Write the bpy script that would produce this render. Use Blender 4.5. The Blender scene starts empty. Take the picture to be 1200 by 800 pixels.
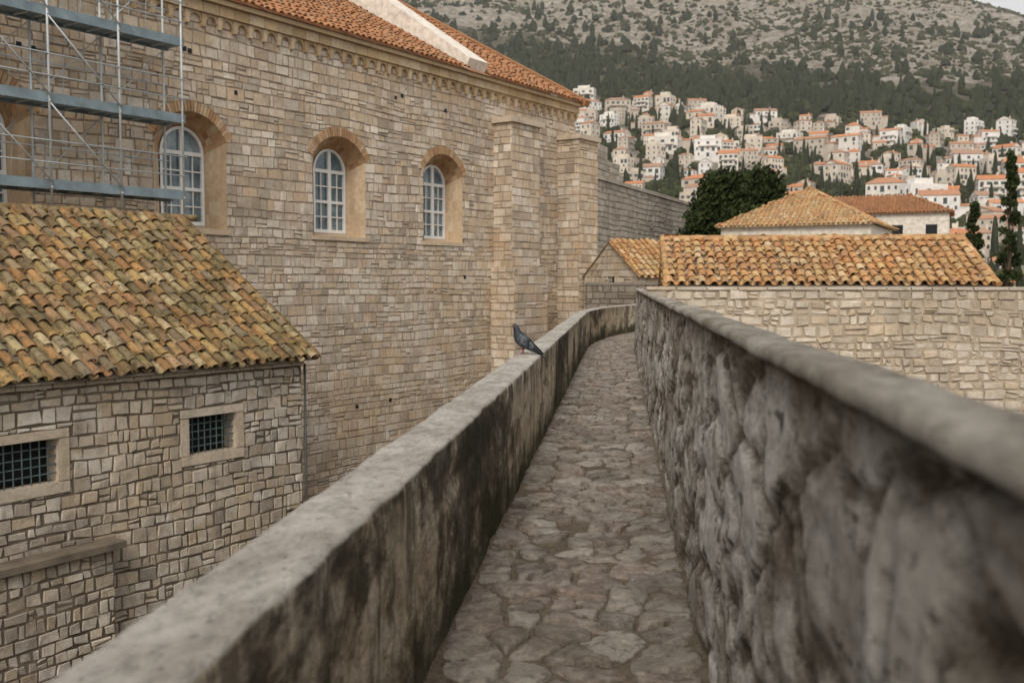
import bpy, math, random
import numpy as np
from mathutils import Vector, noise as mn
random.seed(7); rng=np.random.default_rng(7)
E=1.65
scene=bpy.context.scene
scene.view_settings.view_transform='Standard'
scene.view_settings.look='None'
scene.view_settings.exposure=0

# ---------------------------------------------------------------- materials
class M:
    def __init__(s,name,rough=0.85,spec=0.25,metal=0.0):
        s.m=bpy.data.materials.new(name); s.m.use_nodes=True
        s.nt=s.m.node_tree; s.b=s.nt.nodes['Principled BSDF']
        s.b.inputs['Roughness'].default_value=rough
        s.b.inputs['Specular IOR Level'].default_value=spec
        s.b.inputs['Metallic'].default_value=metal
    def n(s,t,props=None,**inp):
        nd=s.nt.nodes.new(t)
        for k,v in (props or {}).items(): setattr(nd,k,v)
        for k,v in inp.items():
            key=k.replace('_',' ')
            if key[0]=='i' and key[1:].isdigit(): key=int(key[1:])
            s.set(nd.inputs[key],v)
        return nd
    def set(s,sock,v):
        if isinstance(v,bpy.types.NodeSocket): s.nt.links.new(v,sock)
        else:
            if isinstance(v,tuple) and len(v)==3 and sock.type=='RGBA': v=(*v,1)
            sock.default_value=v
    def pos(s,scale=(1,1,1)):
        o=s.n('ShaderNodeNewGeometry').outputs['Position']
        return s.n('ShaderNodeMapping',Vector=o,Scale=scale).outputs[0]
    def noise(s,vec,scale,detail=4,rough=.6,dist=0):
        return s.n('ShaderNodeTexNoise',Vector=vec,Scale=scale,Detail=detail,Roughness=rough,Distortion=dist).outputs[0]
    def ramp(s,fac,stops,interp='LINEAR'):
        r=s.n('ShaderNodeValToRGB',i0=fac); cr=r.color_ramp; cr.interpolation=interp
        while len(cr.elements)<len(stops): cr.elements.new(.5)
        for e,(p,c) in zip(cr.elements,stops):
            e.position=p
            if not isinstance(c,tuple): c=(c,c,c)
            e.color=(*c,1)
        return r.outputs[0]
    def mix(s,f,a,b,mode='MIX'):
        nd=s.n('ShaderNodeMix',{'data_type':'RGBA','blend_type':mode})
        s.set(nd.inputs[0],f); s.set(nd.inputs[6],a); s.set(nd.inputs[7],b)
        return nd.outputs[2]
    def math(s,op,a,b=0.0):
        return s.n('ShaderNodeMath',{'operation':op},i0=a,i1=b).outputs[0]
    def maprange(s,v,a,b): return s.n('ShaderNodeMapRange',i0=v,i1=a,i2=b).outputs[0]
    def attr(s,name): return s.n('ShaderNodeAttribute',{'attribute_name':name}).outputs['Fac']
    def col(s,c): s.set(s.b.inputs['Base Color'],c)
    def bump(s,h,strength=.5,dist=.02):
        nd=s.n('ShaderNodeBump',Height=h,Strength=strength,Distance=dist)
        s.nt.links.new(nd.outputs[0],s.b.inputs['Normal'])

def even(cols): 
    n=len(cols); return [(i/(n-1),c) for i,c in enumerate(cols)]
def warm(cols,r=1.04,g=1.0,b=.90): return [(c[0]*r,c[1]*g,c[2]*b) for c in cols]

def stone(name,cols,dirt=(.13,.11,.085),dirt_amt=.55,scale=1.0,bs=.5,light=None,yell=None,streak=0.):
    m=M(name,.9,.15); p=m.pos()
    c=m.ramp(m.attr('rnd'),even(cols))
    fine=m.noise(p,9*scale,6,.7)
    c=m.mix(.75,c,m.ramp(fine,[(.25,.62),(.5,.97),(.75,1.2)]),'MULTIPLY')
    big=m.noise(p,.35*scale,6,.7,.6)
    c=m.mix(m.ramp(big,[(.44,0.),(.72,dirt_amt)]),c,dirt)
    if yell:
        y=m.noise(m.pos((.5,.5,.22)),.9,6,.7)
        c=m.mix(m.ramp(y,[(.49,0.),(.62,.5)]),c,yell)
    if light:
        y=m.noise(m.pos((.8,.8,1.1)),.8,6,.75,.4)
        c=m.mix(m.ramp(y,[(.50,0.),(.62,.55)]),c,light)
    if streak:
        y=m.noise(m.pos((1.6,1.6,.22)),1.3,7,.75)
        c=m.mix(m.ramp(y,[(.52,0.),(.66,streak)]),c,dirt)
        y=m.noise(m.pos((1,1,1.4)),2.2,5,.75)
        c=m.mix(m.ramp(y,[(.54,0.),(.66,streak*.8)]),c,dirt)
    sp=m.noise(p,26*scale,3,.7)
    c=m.mix(m.ramp(sp,[(.6,0.),(.72,.5)]),c,dirt)
    m.col(c); m.bump(fine,bs,.03)
    return m.m

def tilemat(name,cols,moss=(.10,.085,.035),mamt=.7,blk=(.07,.06,.045)):
    m=M(name,.88,.15); p=m.pos()
    c=m.ramp(m.attr('rnd'),even(cols))
    f=m.noise(p,14,5,.7)
    c=m.mix(.8,c,m.ramp(f,[(.25,.55),(.5,.95),(.75,1.2)]),'MULTIPLY')
    b=m.noise(p,1.1,6,.75,.8)
    c=m.mix(m.ramp(b,[(.44,0.),(.62,mamt)]),c,moss)
    d=m.noise(p,7,4,.75)
    c=m.mix(m.ramp(d,[(.52,0.),(.64,mamt)]),c,blk)
    m.col(c); m.bump(f,.4,.02)
    return m.m
def flat(name,c,rough=.7,spec=.3,metal=0,var=.25,sc=4):
    m=M(name,rough,spec,metal); f=m.noise(m.pos(),sc,5,.6)
    m.col(m.mix(1.,c,m.ramp(f,[(.3,1-var),(.7,1+var)]),'MULTIPLY')); m.bump(f,.15,.01)
    return m.m

church_cols=warm([(.37,.31,.25),(.56,.475,.37),(.70,.63,.54),(.45,.38,.30),(.76,.70,.62),(.56,.44,.33),(.42,.375,.32),(.66,.57,.46),(.34,.295,.245),(.80,.75,.68),(.52,.44,.35),(.60,.48,.36),(.47,.43,.375),(.72,.66,.58)],1.05,1.,.93)
MAT={}
MAT['church']=stone('church_stone',church_cols,(.26,.21,.16),.5,light=(.76,.70,.61),yell=(.62,.455,.28),streak=.4)
MAT['house']=stone('house_stone',warm([(.36,.33,.29),(.56,.51,.44),(.68,.64,.57),(.45,.40,.34),(.58,.49,.38),(.76,.72,.66),(.50,.45,.39)],1.04,1.,.93),(.15,.125,.10),.7,light=(.76,.72,.65),yell=(.56,.43,.28),streak=.45)
MAT['mortar']=flat('lime_mortar',(.31,.25,.19),.95,.1,0,.4,1.5)
MAT['mortar_d']=flat('dark_mortar',(.175,.145,.11),.95,.1,0,.4,1.5)
MAT['arch']=stone('arch_brick',[(.42,.25,.13),(.54,.36,.20),(.36,.20,.11),(.50,.33,.19),(.60,.46,.31)],(.22,.15,.1),.5)
MAT['cornice']=stone('cornice_stone',[(.50,.37,.22),(.62,.47,.29),(.46,.33,.19),(.58,.45,.30),(.66,.53,.37)],(.24,.18,.12),.5)
MAT['trim']=stone('trim_stone',[(.62,.52,.40),(.70,.61,.49),(.57,.47,.35)],(.2,.16,.12),.4,streak=.3)
MAT['rubble']=stone('rubble_stone',[(.48,.41,.32),(.65,.57,.46),(.73,.65,.54),(.54,.45,.34),(.66,.54,.39)],(.2,.17,.13),.55,light=(.74,.67,.57),streak=.3)
MAT['rampart']=stone('rampart_stone',[(.38,.34,.285),(.47,.42,.355),(.53,.48,.40),(.42,.37,.31)],(.18,.155,.13),.6,light=(.58,.53,.46),streak=.4)
MAT['tile_old']=tilemat('old_roof_tile',[(.19,.145,.085),(.36,.195,.085),(.48,.34,.14),(.22,.185,.13),(.53,.29,.115),(.30,.24,.115),(.56,.45,.26),(.37,.19,.095),(.28,.235,.155),(.44,.29,.12)],(.115,.092,.042),.85,(.062,.054,.04))
MAT['tile_yel']=tilemat('ochre_roof_tile',[(.60,.30,.12),(.66,.46,.22),(.54,.26,.11),(.72,.54,.32),(.58,.36,.16),(.65,.34,.15),(.42,.25,.14)],(.27,.18,.09),.5)
MAT['tile_church']=tilemat('church_roof_tile',[(.46,.20,.095),(.54,.27,.13),(.39,.18,.085),(.51,.31,.18)],(.23,.14,.085),.55)
MAT['plaster']=flat('pale_plaster',(.76,.70,.61),.9,.1)
MAT['white']=flat('white_paint',(.80,.80,.78),.5,.3,0,.08)
MAT['steel']=flat('galvanised_steel',(.50,.53,.54),.5,.5,.3,.15)
MAT['deck']=flat('scaffold_deck_blue',(.22,.28,.31),.6,.3,.1,.3,2)
MAT['grille']=flat('painted_grille',(.09,.13,.13),.5,.4)
MAT['iron']=flat('dark_iron',(.06,.06,.055),.5,.4)
MAT['dark']=flat('dark_interior',(.012,.016,.018),.6,.3)
g=M('window_glass',.1,.8); f=g.noise(g.pos(),1.3,4,.65)
g.col(g.ramp(f,[(.35,(.05,.085,.105)),(.52,(.12,.18,.21)),(.66,(.3,.35,.36))])); MAT['glass']=g.m

# ---------------------------------------------------------------- mesh helpers
def link(o,parent=None):
    scene.collection.objects.link(o)
    if parent: o.parent=parent
    return o
def empty(name,loc=(0,0,0)):
    e=bpy.data.objects.new(name,None); e.empty_display_size=.5
    scene.collection.objects.link(e); return e
def mkobj(name,V,F,mats,rnd=None,midx=None,smooth=False,parent=None,pattr=None):
    me=bpy.data.meshes.new(name)
    V=np.asarray(V,dtype=float)
    me.from_pydata(V.tolist(),[],F if isinstance(F,list) else F.tolist())
    for m in (mats if isinstance(mats,list) else [mats]): me.materials.append(m)
    if rnd is not None:
        a=me.attributes.new('rnd','FLOAT','FACE'); a.data.foreach_set('value',np.asarray(rnd,dtype=np.float32))
    if midx is not None: me.polygons.foreach_set('material_index',np.asarray(midx,dtype=np.int32))
    if pattr is not None:
        for k,v in pattr.items():
            a=me.attributes.new(k,'FLOAT','POINT'); a.data.foreach_set('value',np.asarray(v,dtype=np.float32))
    if smooth: me.polygons.foreach_set('use_smooth',[True]*len(me.polygons))
    me.update()
    return link(bpy.data.objects.new(name,me),parent)

class Frame:
    def __init__(s,O,a,n):
        s.O=np.array(O,float); s.a=np.array(a,float); s.n=np.array(n,float)
    def p(s,u,z,t=0): return s.O+s.a*u+s.n*t+np.array([0,0,z])
class MB:
    def __init__(s): s.v=[];s.f=[];s.r=[];s.m=[]
    def add(s,V,F,r=None,m=0):
        b=len(s.v); s.v.extend([tuple(map(float,q)) for q in V])
        for f in F: s.f.append([b+i for i in f]); s.r.append(random.random() if r is None else r); s.m.append(m)
    def prism(s,fr,poly,t0,t1,bev=.012,r=None,m=0,jit=0.0):
        n=len(poly); cx=sum(q[0] for q in poly)/n; cz=sum(q[1] for q in poly)/n
        r=random.random() if r is None else r
        B=[fr.p(q[0],q[1],t0) for q in poly]
        Fv=[]
        for q in poly:
            dx,dz=q[0]-cx,q[1]-cz
            x=q[0]-math.copysign(min(bev,abs(dx)*.6),dx)+random.uniform(-jit,jit); z=q[1]-math.copysign(min(bev,abs(dz)*.6),dz)+random.uniform(-jit,jit)
            Fv.append(fr.p(x,z,t1+random.uniform(-jit,jit)*.4))
        F=[[n+i for i in range(n)]]+[[i,(i+1)%n,n+(i+1)%n,n+i] for i in range(n)]
        s.add(B+Fv,F,r,m)
    def box(s,fr,u0,u1,z0,z1,t0,t1,r=None,m=0):
        P=[fr.p(u,z,t) for t in (t0,t1) for (u,z) in ((u0,z0),(u1,z0),(u1,z1),(u0,z1))]
        s.add(P,[[4,5,6,7],[3,2,1,0],[0,1,5,4],[1,2,6,5],[2,3,7,6],[3,0,4,7]],r,m)
    def tube(s,p,q,r0,r1=None,seg=8,m=0,rnd=None):
        r1=r0 if r1 is None else r1
        p=Vector(p);q=Vector(q);d=(q-p).normalized()
        x=d.orthogonal().normalized(); y=d.cross(x)
        V=[];
        for c,r in ((p,r0),(q,r1)):
            for i in range(seg):
                a=2*math.pi*i/seg; V.append(c+x*math.cos(a)*r+y*math.sin(a)*r)
        F=[[i,(i+1)%seg,seg+(i+1)%seg,seg+i] for i in range(seg)]+[list(range(seg))[::-1],list(range(seg,2*seg))]
        s.add(V,F,rnd,m)
    def obj(s,name,mats,parent=None,smooth=False):
        return mkobj(name,s.v,s.f,mats,s.r,s.m,smooth,parent)

def clip(poly,nx,nz,d):
    out=[]; n=len(poly)
    for i in range(n):
        a=poly[i];b=poly[(i+1)%n]
        fa=nx*a[0]+nz*a[1]-d; fb=nx*b[0]+nz*b[1]-d
        if fa>=0: out.append(a)
        if (fa>=0)!=(fb>=0):
            t=fa/(fa-fb); out.append((a[0]+(b[0]-a[0])*t,a[1]+(b[1]-a[1])*t))
    return out
def area(p): return .5*sum(p[i][0]*p[(i+1)%len(p)][1]-p[(i+1)%len(p)][0]*p[i][1] for i in range(len(p)))

class Arch:
    def __init__(s,c,hw,z0,zs,rise,ring=.3):
        s.c=c;s.hw=hw;s.z0=z0;s.zs=zs;s.rise=rise;s.ring=ring
        s.R=(hw*hw+rise*rise)/(2*rise) if rise>0 else 0; s.cz=zs+rise-s.R if rise>0 else 0
    def sd(s,x,z,ring=None):
        ring=s.ring if ring is None else ring
        L=[(abs(x-s.c)-s.hw,(math.copysign(1,x-s.c),0.)),(s.z0-z,(0.,-1.))]
        if s.rise>0:
            dx,dz=x-s.c,z-s.cz; l=math.hypot(dx,dz)+1e-9
            if dz>0: L.append((l-s.R-ring,(dx/l,dz/l)))
        else: L.append((z-s.zs,(0.,1.)))
        return max(L,key=lambda q:q[0])
    def cut(s,poly):
        pts=poly+[((poly[i][0]+poly[(i+1)%len(poly)][0])/2,(poly[i][1]+poly[(i+1)%len(poly)][1])/2) for i in range(len(poly))]
        ins=[s.sd(*q)[0]<-.001 for q in pts]
        if not any(ins): return poly
        if all(ins[:len(poly)]): return None
        cx=sum(q[0] for q in poly)/len(poly); cz=sum(q[1] for q in poly)/len(poly)
        d,nrm=s.sd(cx,cz)
        px,pz=cx-nrm[0]*d,cz-nrm[1]*d
        return clip(poly,nrm[0],nrm[1],nrm[0]*px+nrm[1]*pz)
    def outline(s,n=14):
        pts=[(s.c-s.hw,s.z0),(s.c+s.hw,s.z0)]
        k=6
        for i in range(1,k): pts.append((s.c+s.hw,s.z0+(s.zs-s.z0)*i/k))
        if s.rise>0:
            a0=math.asin(min(1,s.hw/s.R))
            for i in range(n+1):
                a=a0-2*a0*i/n; pts.append((s.c+s.R*math.sin(a),s.cz+s.R*math.cos(a)))
        else: pts+= [(s.c+s.hw,s.zs),(s.c-s.hw,s.zs)]
        for i in range(k-1,0,-1): pts.append((s.c-s.hw,s.z0+(s.zs-s.z0)*i/k))
        return pts

def block_wall(mb,fr,s0,s1,z0,z1,rows=(.24,.36),ws=(.28,.62),holes=(),gap=.012,t=.0,depth=.02,jit=.006,big=1.,wav=0.,split=.08):
    z=z0
    while z<z1-.02:
        h=random.uniform(*rows); 
        if z+h>z1-.12: h=z1-z
        x=s0-random.uniform(0,ws[0])
        while x<s1:
            w=random.uniform(*ws)*random.choice([.7,1,1,1.3]); 
            a=max(x,s0)+gap/2;b=min(x+w,s1)-gap/2
            x+=w
            if b-a<.04: continue
            splits=[(z,z+h)]
            if random.random()<split: f_=random.uniform(.35,.65); splits=[(z,z+h*f_),(z+h*f_,z+h)]
            for (q0,q1) in splits:
                poly=[(a,q0+gap/2),(b,q0+gap/2),(b,q1-gap/2),(a,q1-gap/2)]
                poly=[(px+random.uniform(-jit,jit),pz+random.uniform(-jit,jit)+(wav*mn.noise(Vector((px*.35,pz*.8,3.3))) if z0+.3<pz<z1-.3 else 0)) for px,pz in poly]
                for H in holes:
                    if poly is None or len(poly)<3: break
                    if min(q[0] for q in poly)>H.c+H.hw+.6 or max(q[0] for q in poly)<H.c-H.hw-.6: continue
                    poly=H.cut(poly)
                if not poly or len(poly)<3 or abs(area(poly))<.004: continue
                mb.prism(fr,poly,t-.03,t+random.uniform(.25,1)*depth,bev=.014*big*random.uniform(.7,1.6),jit=jit)
        z+=h
def backing(mb,fr,s0,s1,z0,z1,holes=(),t=0,m=1):
    H=sorted(holes,key=lambda h:h.c)
    x=s0
    def quad(a,b,c,d): mb.add([fr.p(*a,t),fr.p(*b,t),fr.p(*c,t),fr.p(*d,t)],[[0,1,2,3]],.5,m)
    for h in H:
        l,r=h.c-h.hw,h.c+h.hw
        quad((x,z0),(l,z0),(l,z1),(x,z1))
        quad((l,z0),(r,z0),(r,h.z0),(l,h.z0))
        if h.rise>0:
            n=14
            for i in range(n):
                xa=l+(r-l)*i/n; xb=l+(r-l)*(i+1)/n
                za=h.cz+math.sqrt(max(0,h.R**2-(xa-h.c)**2)); zb=h.cz+math.sqrt(max(0,h.R**2-(xb-h.c)**2))
                quad((xa,za),(xb,zb),(xb,z1),(xa,z1))
        else: quad((l,h.zs),(r,h.zs),(r,z1),(l,z1))
        x=r
    quad((x,z0),(s1,z0),(s1,z1),(x,z1))

def tile_roof(name,P0,a,b,width,length,mat,col=.27,row=.42,mask=None,parent=None,pans=True,seg=6,jit=.012):
    a=np.array(a,float);a/=np.linalg.norm(a); b=np.array(b,float);b/=np.linalg.norm(b); c=np.cross(a,b)
    if c[2]<0:c=-c
    P0=np.array(P0,float)
    ang=np.linspace(0,math.pi,seg+1)
    def tmpl(rl,rh,L,inv,base_l,base_h):
        s=-1 if inv else 1
        lo=np.stack([np.cos(ang)*rl,np.zeros(seg+1),s*np.sin(ang)*rl*.8+base_l],1)
        hi=np.stack([np.cos(ang)*rh,np.full(seg+1,L),s*np.sin(ang)*rh*.8+base_h],1)
        inn=np.stack([np.cos(ang)*(rl-.016),np.zeros(seg+1),s*np.sin(ang)*(rl-.016)*.8+base_l-.004],1)
        inn2=inn+np.array([0,.12,0])
        V=np.concatenate([lo,hi,inn,inn2]); n=seg+1; F=[]
        for i in range(seg):
            F.append([i,i+1,n+i+1,n+i]); F.append([2*n+i,2*n+i+1,i+1,i]); F.append([3*n+i,3*n+i+1,2*n+i+1,2*n+i])
        return V,np.array(F)
    Vall=[];Fall=[];R=[];base=0
    ncol=int(width/col); nrow=int(math.ceil(length/row)); row=length/nrow; col=width/ncol
    kinds=[(tmpl(col*.36,col*.30,row*1.12,False,.08,.045),0.5)]
    if pans: kinds.append((tmpl(col*.34,col*.40,row*1.12,True,.085,.06),0.0))
    colph=[rng.normal(0,.05) for _ in range(ncol+2)]
    for (T,F),off in kinds:
        uu=[];vv=[]
        for i in range(ncol+(1 if off==0 else 0)):
            for j in range(nrow):
                u=(i+off)*col; v=j*row
                if mask and not mask(u,v+row/2): continue
                uu.append(u);vv.append(v+(colph[i] if j>0 else 0))
        n=len(uu); 
        if n==0: continue
        u=np.array(uu)+rng.normal(0,jit,n); v=np.array(vv)+rng.normal(0,jit*1.5,n)
        w=rng.normal(0,jit*.35,n)+np.array([.02*mn.noise(Vector((x*.8,y_*.8,1))) for x,y_ in zip(uu,vv)]); yaw=rng.normal(0,.035,n)
        lx=T[None,:,0]+T[None,:,1]*yaw[:,None]; ly=np.repeat(T[None,:,1],n,0); lz=np.repeat(T[None,:,2],n,0)
        X=(u[:,None]+lx)[...,None]*a+(v[:,None]+ly)[...,None]*b+(w[:,None]+lz)[...,None]*c+P0
        Vall.append(X.reshape(-1,3))
        Fi=(F[None]+ (np.arange(n)*len(T))[:,None,None]+base).reshape(-1,4); Fall.append(Fi)
        R.append(np.repeat(rng.random(n),len(F))); base+=n*len(T)
    return mkobj(name,np.concatenate(Vall),np.concatenate(Fall),mat,np.concatenate(R),parent=parent)
def slab(name,pts,mat,parent=None):
    return mkobj(name,pts,[list(range(len(pts)))],mat,[.5],parent=parent)

def c2w(X,d,z=0): return np.array([X*.9942-d*.1073, X*.1073+d*.9942, z+E])
Z=np.array([0,0,1.])

# ================================================================ CHURCH
u=np.array([.4726,.8813,0]); nn=np.array([.8813,-.4726,0])
CH=Frame(-22.98*nn+E*Z,u,nn)
church=empty('stone_church')
holes=[Arch(17.9,1.2,1.45,3.95,.72),Arch(23.7,1.2,1.45,3.95,.72),Arch(29.1,1.15,1.45,3.95,.72),Arch(12.1,1.2,1.45,3.95,.72),Arch(6.4,1.2,1.45,3.95,.72)]
mb=MB()
block_wall(mb,CH,2,38.6,-10,7.75,rows=(.18,.35),ws=(.18,.5),holes=holes,gap=.018,jit=.013,depth=.03,wav=.09,split=.13)
backing(mb,CH,-12,38.6,-11,7.75,holes,t=0,m=1)
for _ in range(16):
    s=random.uniform(9,36); z=random.choice([-4.2,-2.1,0.2,5.4,6.3])+random.uniform(-.1,.1)
    if any(abs(s-h.c)<1.7 and 0.9<z<5.2 for h in holes): continue
    mb.box(CH,s,s+.12,z,z+.13,.0,.034,.5,2)
mb.obj('nave_wall',[MAT['church'],MAT['mortar'],MAT['dark']],church)
mb=MB()
def pier(mb,fr,s0,s1,z0,z1,t,rows=(.24,.38)):
    f1=Frame(fr.p(0,0,t),fr.a,fr.n); block_wall(mb,f1,s0,s1,z0,z1,rows=rows,ws=(.3,.6),gap=.018,jit=.009)
    fl=Frame(fr.p(s0,0,0),fr.n,-fr.a); block_wall(mb,fl,0,t,z0,z1,rows=rows,ws=(.3,.6),gap=.018,jit=.009)
    fr2=Frame(fr.p(s1,0,t),-fr.n,fr.a); block_wall(mb,fr2,0,t,z0,z1,rows=rows,ws=(.3,.6))
    mb.box(fr,s0+.01,s1-.01,z0,z1-.01,-.02,t-.004,.5,1)
pier(mb,CH,32.3,34.3,-10,6.2,.9)
pier(mb,CH,37.1,38.7,-10,6.1,1.1)
pier(mb,CH,32.1,34.5,-10,.6,1.15)
fe=Frame(CH.p(38.6,0,0),-nn,u); block_wall(mb,fe,0,6,-8,7.75); backing(mb,fe,0,26,-11,7.75,t=0)
mb.box(CH,32.15,34.45,6.2,6.42,-.02,1.05,.8,2); mb.box(CH,37.0,38.8,6.1,6.3,-.02,1.22,.8,2)
mb.obj('buttresses',[MAT['church'],MAT['mortar'],MAT['trim']],church)
mb=MB(); fm=MB()
for H in holes:
    a0=math.asin(H.hw/H.R); n=30
    for i in range(n):
        A=a0-2*a0*i/n-.005; B=a0-2*a0*(i+1)/n+.005
        def q(r,t): return (H.c+r*math.sin(t),H.cz+r*math.cos(t))
        mb.prism(CH,[q(H.R,A),q(H.R+H.ring,A),q(H.R+H.ring,B),q(H.R,B)],-.03,.032,bev=.01,jit=.007)
    I=Arch(H.c+.22,.74,1.6,3.62,.739); dep=-.72
    po=H.outline(14); pi=I.outline(14); n=len(po)
    for i in range(n):
        a,b=po[i],po[(i+1)%n]; c,d=pi[i],pi[(i+1)%n]
        K=4
        for k in range(K):
            f0,f1=k/K,(k+1)/K
            def L(p_,q_,f): return CH.p(p_[0]*(1-f)+q_[0]*f,p_[1]*(1-f)+q_[1]*f,.02+(dep-.02)*f)
            mb.add([L(a,c,f0),L(b,d,f0),L(b,d,f1),L(a,c,f1)],[[0,1,2,3]],random.random(),0 if 7<=i<=21 else 1)
    mb.box(CH,H.c-1.28,H.c+1.28,1.33,1.46,-.3,.07,.9,1)
    zt=3.62; hw=.74; c=I.c; w=.085; t0,t1=dep-.02,dep+.06
    pts=I.outline(20)
    fm.add([CH.p(q[0],q[1],dep-.03) for q in pts],[list(range(len(pts)))],.5,1)
    m=len(pts); 
    for i in range(m):
        a,b=pts[i],pts[(i+1)%m]
        def inn(p):
            if p[1]>zt: 
                l=math.hypot(p[0]-c,p[1]-zt); k=(l-w)/l; return (c+(p[0]-c)*k,zt+(p[1]-zt)*k)
            return (p[0]-math.copysign(w,p[0]-c), max(p[1],1.6+w*1.3))
        a2,b2=inn(a),inn(b)
        fm.add([CH.p(*a,t1),CH.p(*b,t1),CH.p(*b2,t1),CH.p(*a2,t1),CH.p(*b2,t0),CH.p(*a2,t0)],[[0,1,2,3],[3,2,4,5]],.5,0)
    fm.box(CH,c-.07,c+.07,1.6,zt+.66,t0,t1-.006,.5)
    for k in (-.37,.37): fm.box(CH,c+k-.014,c+k+.014,1.65,zt-.04,t0,t1-.03,.5)
    for z in (2.13,3.12): fm.box(CH,c-hw+.03,c+hw-.03,z-.018,z+.018,t0,t1-.025,.5)
    fm.box(CH,c-hw+.02,c+hw-.02,zt-.06,zt+.05,t0,t1-.003,.5)
    fm.box(CH,c-hw+.02,c+hw-.02,2.57,2.66,t0,t1-.009,.5)
mb.obj('window_arches',[MAT['arch'],stone('reveal_stone',[(.48,.35,.23),(.60,.46,.31),(.54,.40,.26),(.66,.54,.39)],(.25,.19,.13),.5)],church)
fm.obj('arched_windows',[MAT['white'],MAT['glass']],church)
mb=MB()
s=-12
while s<38.3:
    mb.prism(CH,[(s,7.42),(s+.55,7.42),(s+.55,7.72),(s,7.72)],0.,.2,bev=.008)
    mb.prism(CH,[(s+.03,7.05),(s+.15,7.05),(s+.19,7.42),(s-.01,7.42)],0.,.13,bev=.01)
    for k in range(6):
        a=math.pi*k/6;b=math.pi*(k+1)/6; cx=s+.365; r=.175
        mb.prism(CH,[(cx+r*math.cos(a),7.19+r*math.sin(a)),(cx+.2*math.cos(a)*1.0,7.43 if 0<k<6 else 7.19+r*math.sin(a)),(cx+.2*math.cos(b),7.43),(cx+r*math.cos(b),7.19+r*math.sin(b))],0.,.10,bev=.002,r=.3)
    s+=.55
mb.box(CH,-12,38.75,7.722,7.86,0,.34,.6)
mb.obj('cornice',[MAT['cornice']],church)
sl=math.radians(29); bup=-nn*math.cos(sl)+Z*math.sin(sl)
tile_roof('roof_tiles',CH.p(4,7.86,.42),u,bup,26.2,15,MAT['tile_church'],parent=church,pans=False,seg=5)
tile_roof('roof_tiles_east',CH.p(31.6,7.86,.42),u,bup,7.2,15,MAT['tile_church'],parent=church,pans=False,seg=5)
P=CH.p(-12,7.86,.42); 
slab('roof_deck',[P,P+u*50.8,P+u*50.8+bup*15,P+bup*15],MAT['tile_church'],church)
back=-nn*math.cos(sl)-Z*math.sin(sl); Q=P+bup*15
slab('roof_deck_rear',[Q,Q+u*50.8,Q+u*50.8+back*15,Q+back*15],MAT['tile_church'],church)
slab('east_gable',[CH.p(38.6,7.7,0),CH.p(38.6,7.7,-26),CH.p(38.6,7.86+14.9*math.sin(sl),-12.7)],MAT['church'],church)
c=np.cross(u,bup); c=c if c[2]>0 else -c
def slope_box(name,s0,s1,h0,h1,mat,l0=-.1,l1=15):
    o=[]
    for l,h in ((l0,h0),(l1,h1)):
        for (s,hh) in ((s0,-.1),(s1,-.1),(s1,h),(s0,h)): o.append(CH.p(s,7.86,.42)+bup*l+c*hh)
    mkobj(name,o,[[0,1,2,3],[7,6,5,4],[0,4,5,1],[1,5,6,2],[2,6,7,3],[3,7,4,0]],mat,[.5]*6,parent=church)
slope_box('roof_parapet',30.3,31.5,.4,1.7,MAT['plaster'],.3)
slope_box('verge_coping',38.55,38.95,.2,.2,MAT['tile_church'])

# ================================================================ HOUSE (lower left)
house=empty('stone_house')
tF=5.88; S1=16.3
HF=Frame(CH.p(0,0,tF),u,nn)
hh=[Arch(13.74,.62,-3.6,-2.82,0),Arch(9.6,.66,-3.66,-2.86,0),Arch(5.2,.62,-3.6,-2.82,0)]
mb=MB()
block_wall(mb,HF,1,S1,-9.6,-1.78,rows=(.17,.31),ws=(.16,.42),holes=[Arch(h.c,h.hw+.2,h.z0-.22,h.zs+.18,0) for h in hh],gap=.022,jit=.017,depth=.036,wav=.1,split=.12)
backing(mb,HF,-4,S1,-10.6,-1.72,hh,t=0)
sd=Frame(HF.p(S1,0,0),-nn,u); block_wall(mb,sd,0,4.5,-9.6,-1.78,rows=(.2,.33),ws=(.2,.5),gap=.02); backing(mb,sd,0,5.9,-10.6,-1.78,t=0)
mb.add([HF.p(S1,-1.78,0),HF.p(S1,1.5,-4.55),HF.p(S1,-1.78,-4.6)],[[0,1,2]],.5,0)
mb.obj('walls',[MAT['house'],MAT['mortar_d']],house)
mb=MB(); gr=MB()
for h in hh:
    l,r,b,t=h.c-h.hw,h.c+h.hw,h.z0,h.zs
    for poly in ([(l-.2,b-.22),(r+.2,b-.22),(r+.2,b),(l-.2,b)],[(l-.2,t),(r+.2,t),(r+.2,t+.18),(l-.2,t+.18)],[(l-.2,b),(l,b),(l,t),(l-.2,t)],[(r,b),(r+.2,b),(r+.2,t),(r,t)]):
        mb.prism(HF,poly,-.2,.045,bev=.01,jit=.006)
    mb.box(HF,l-.01,l,b,t,-.4,0,.4); mb.box(HF,r,r+.01,b,t,-.4,0,.4)
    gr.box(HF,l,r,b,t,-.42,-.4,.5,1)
    n=8
    for i in range(1,n): gr.tube(HF.p(l+(r-l)*i/n,b,-.07),HF.p(l+(r-l)*i/n,t,-.07),.013,m=0,seg=6)
    for i in range(1,5): gr.tube(HF.p(l,b+(t-b)*i/5,-.085),HF.p(r,b+(t-b)*i/5,-.085),.013,m=0,seg=6)
mb.obj('window_surrounds',[MAT['trim']],house); gr.obj('window_grilles',[MAT['grille'],MAT['dark']],house)
eP=HF.p(1,-1.80,.32); rd=np.array(CH.p(1,1.62,1.3))-eP; L=np.linalg.norm(rd); rd/=L
tile_roof('roof_tiles',eP,u,rd,S1-1+.25,L,MAT['tile_old'],col=.285,row=.43,parent=house,jit=.018)
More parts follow.
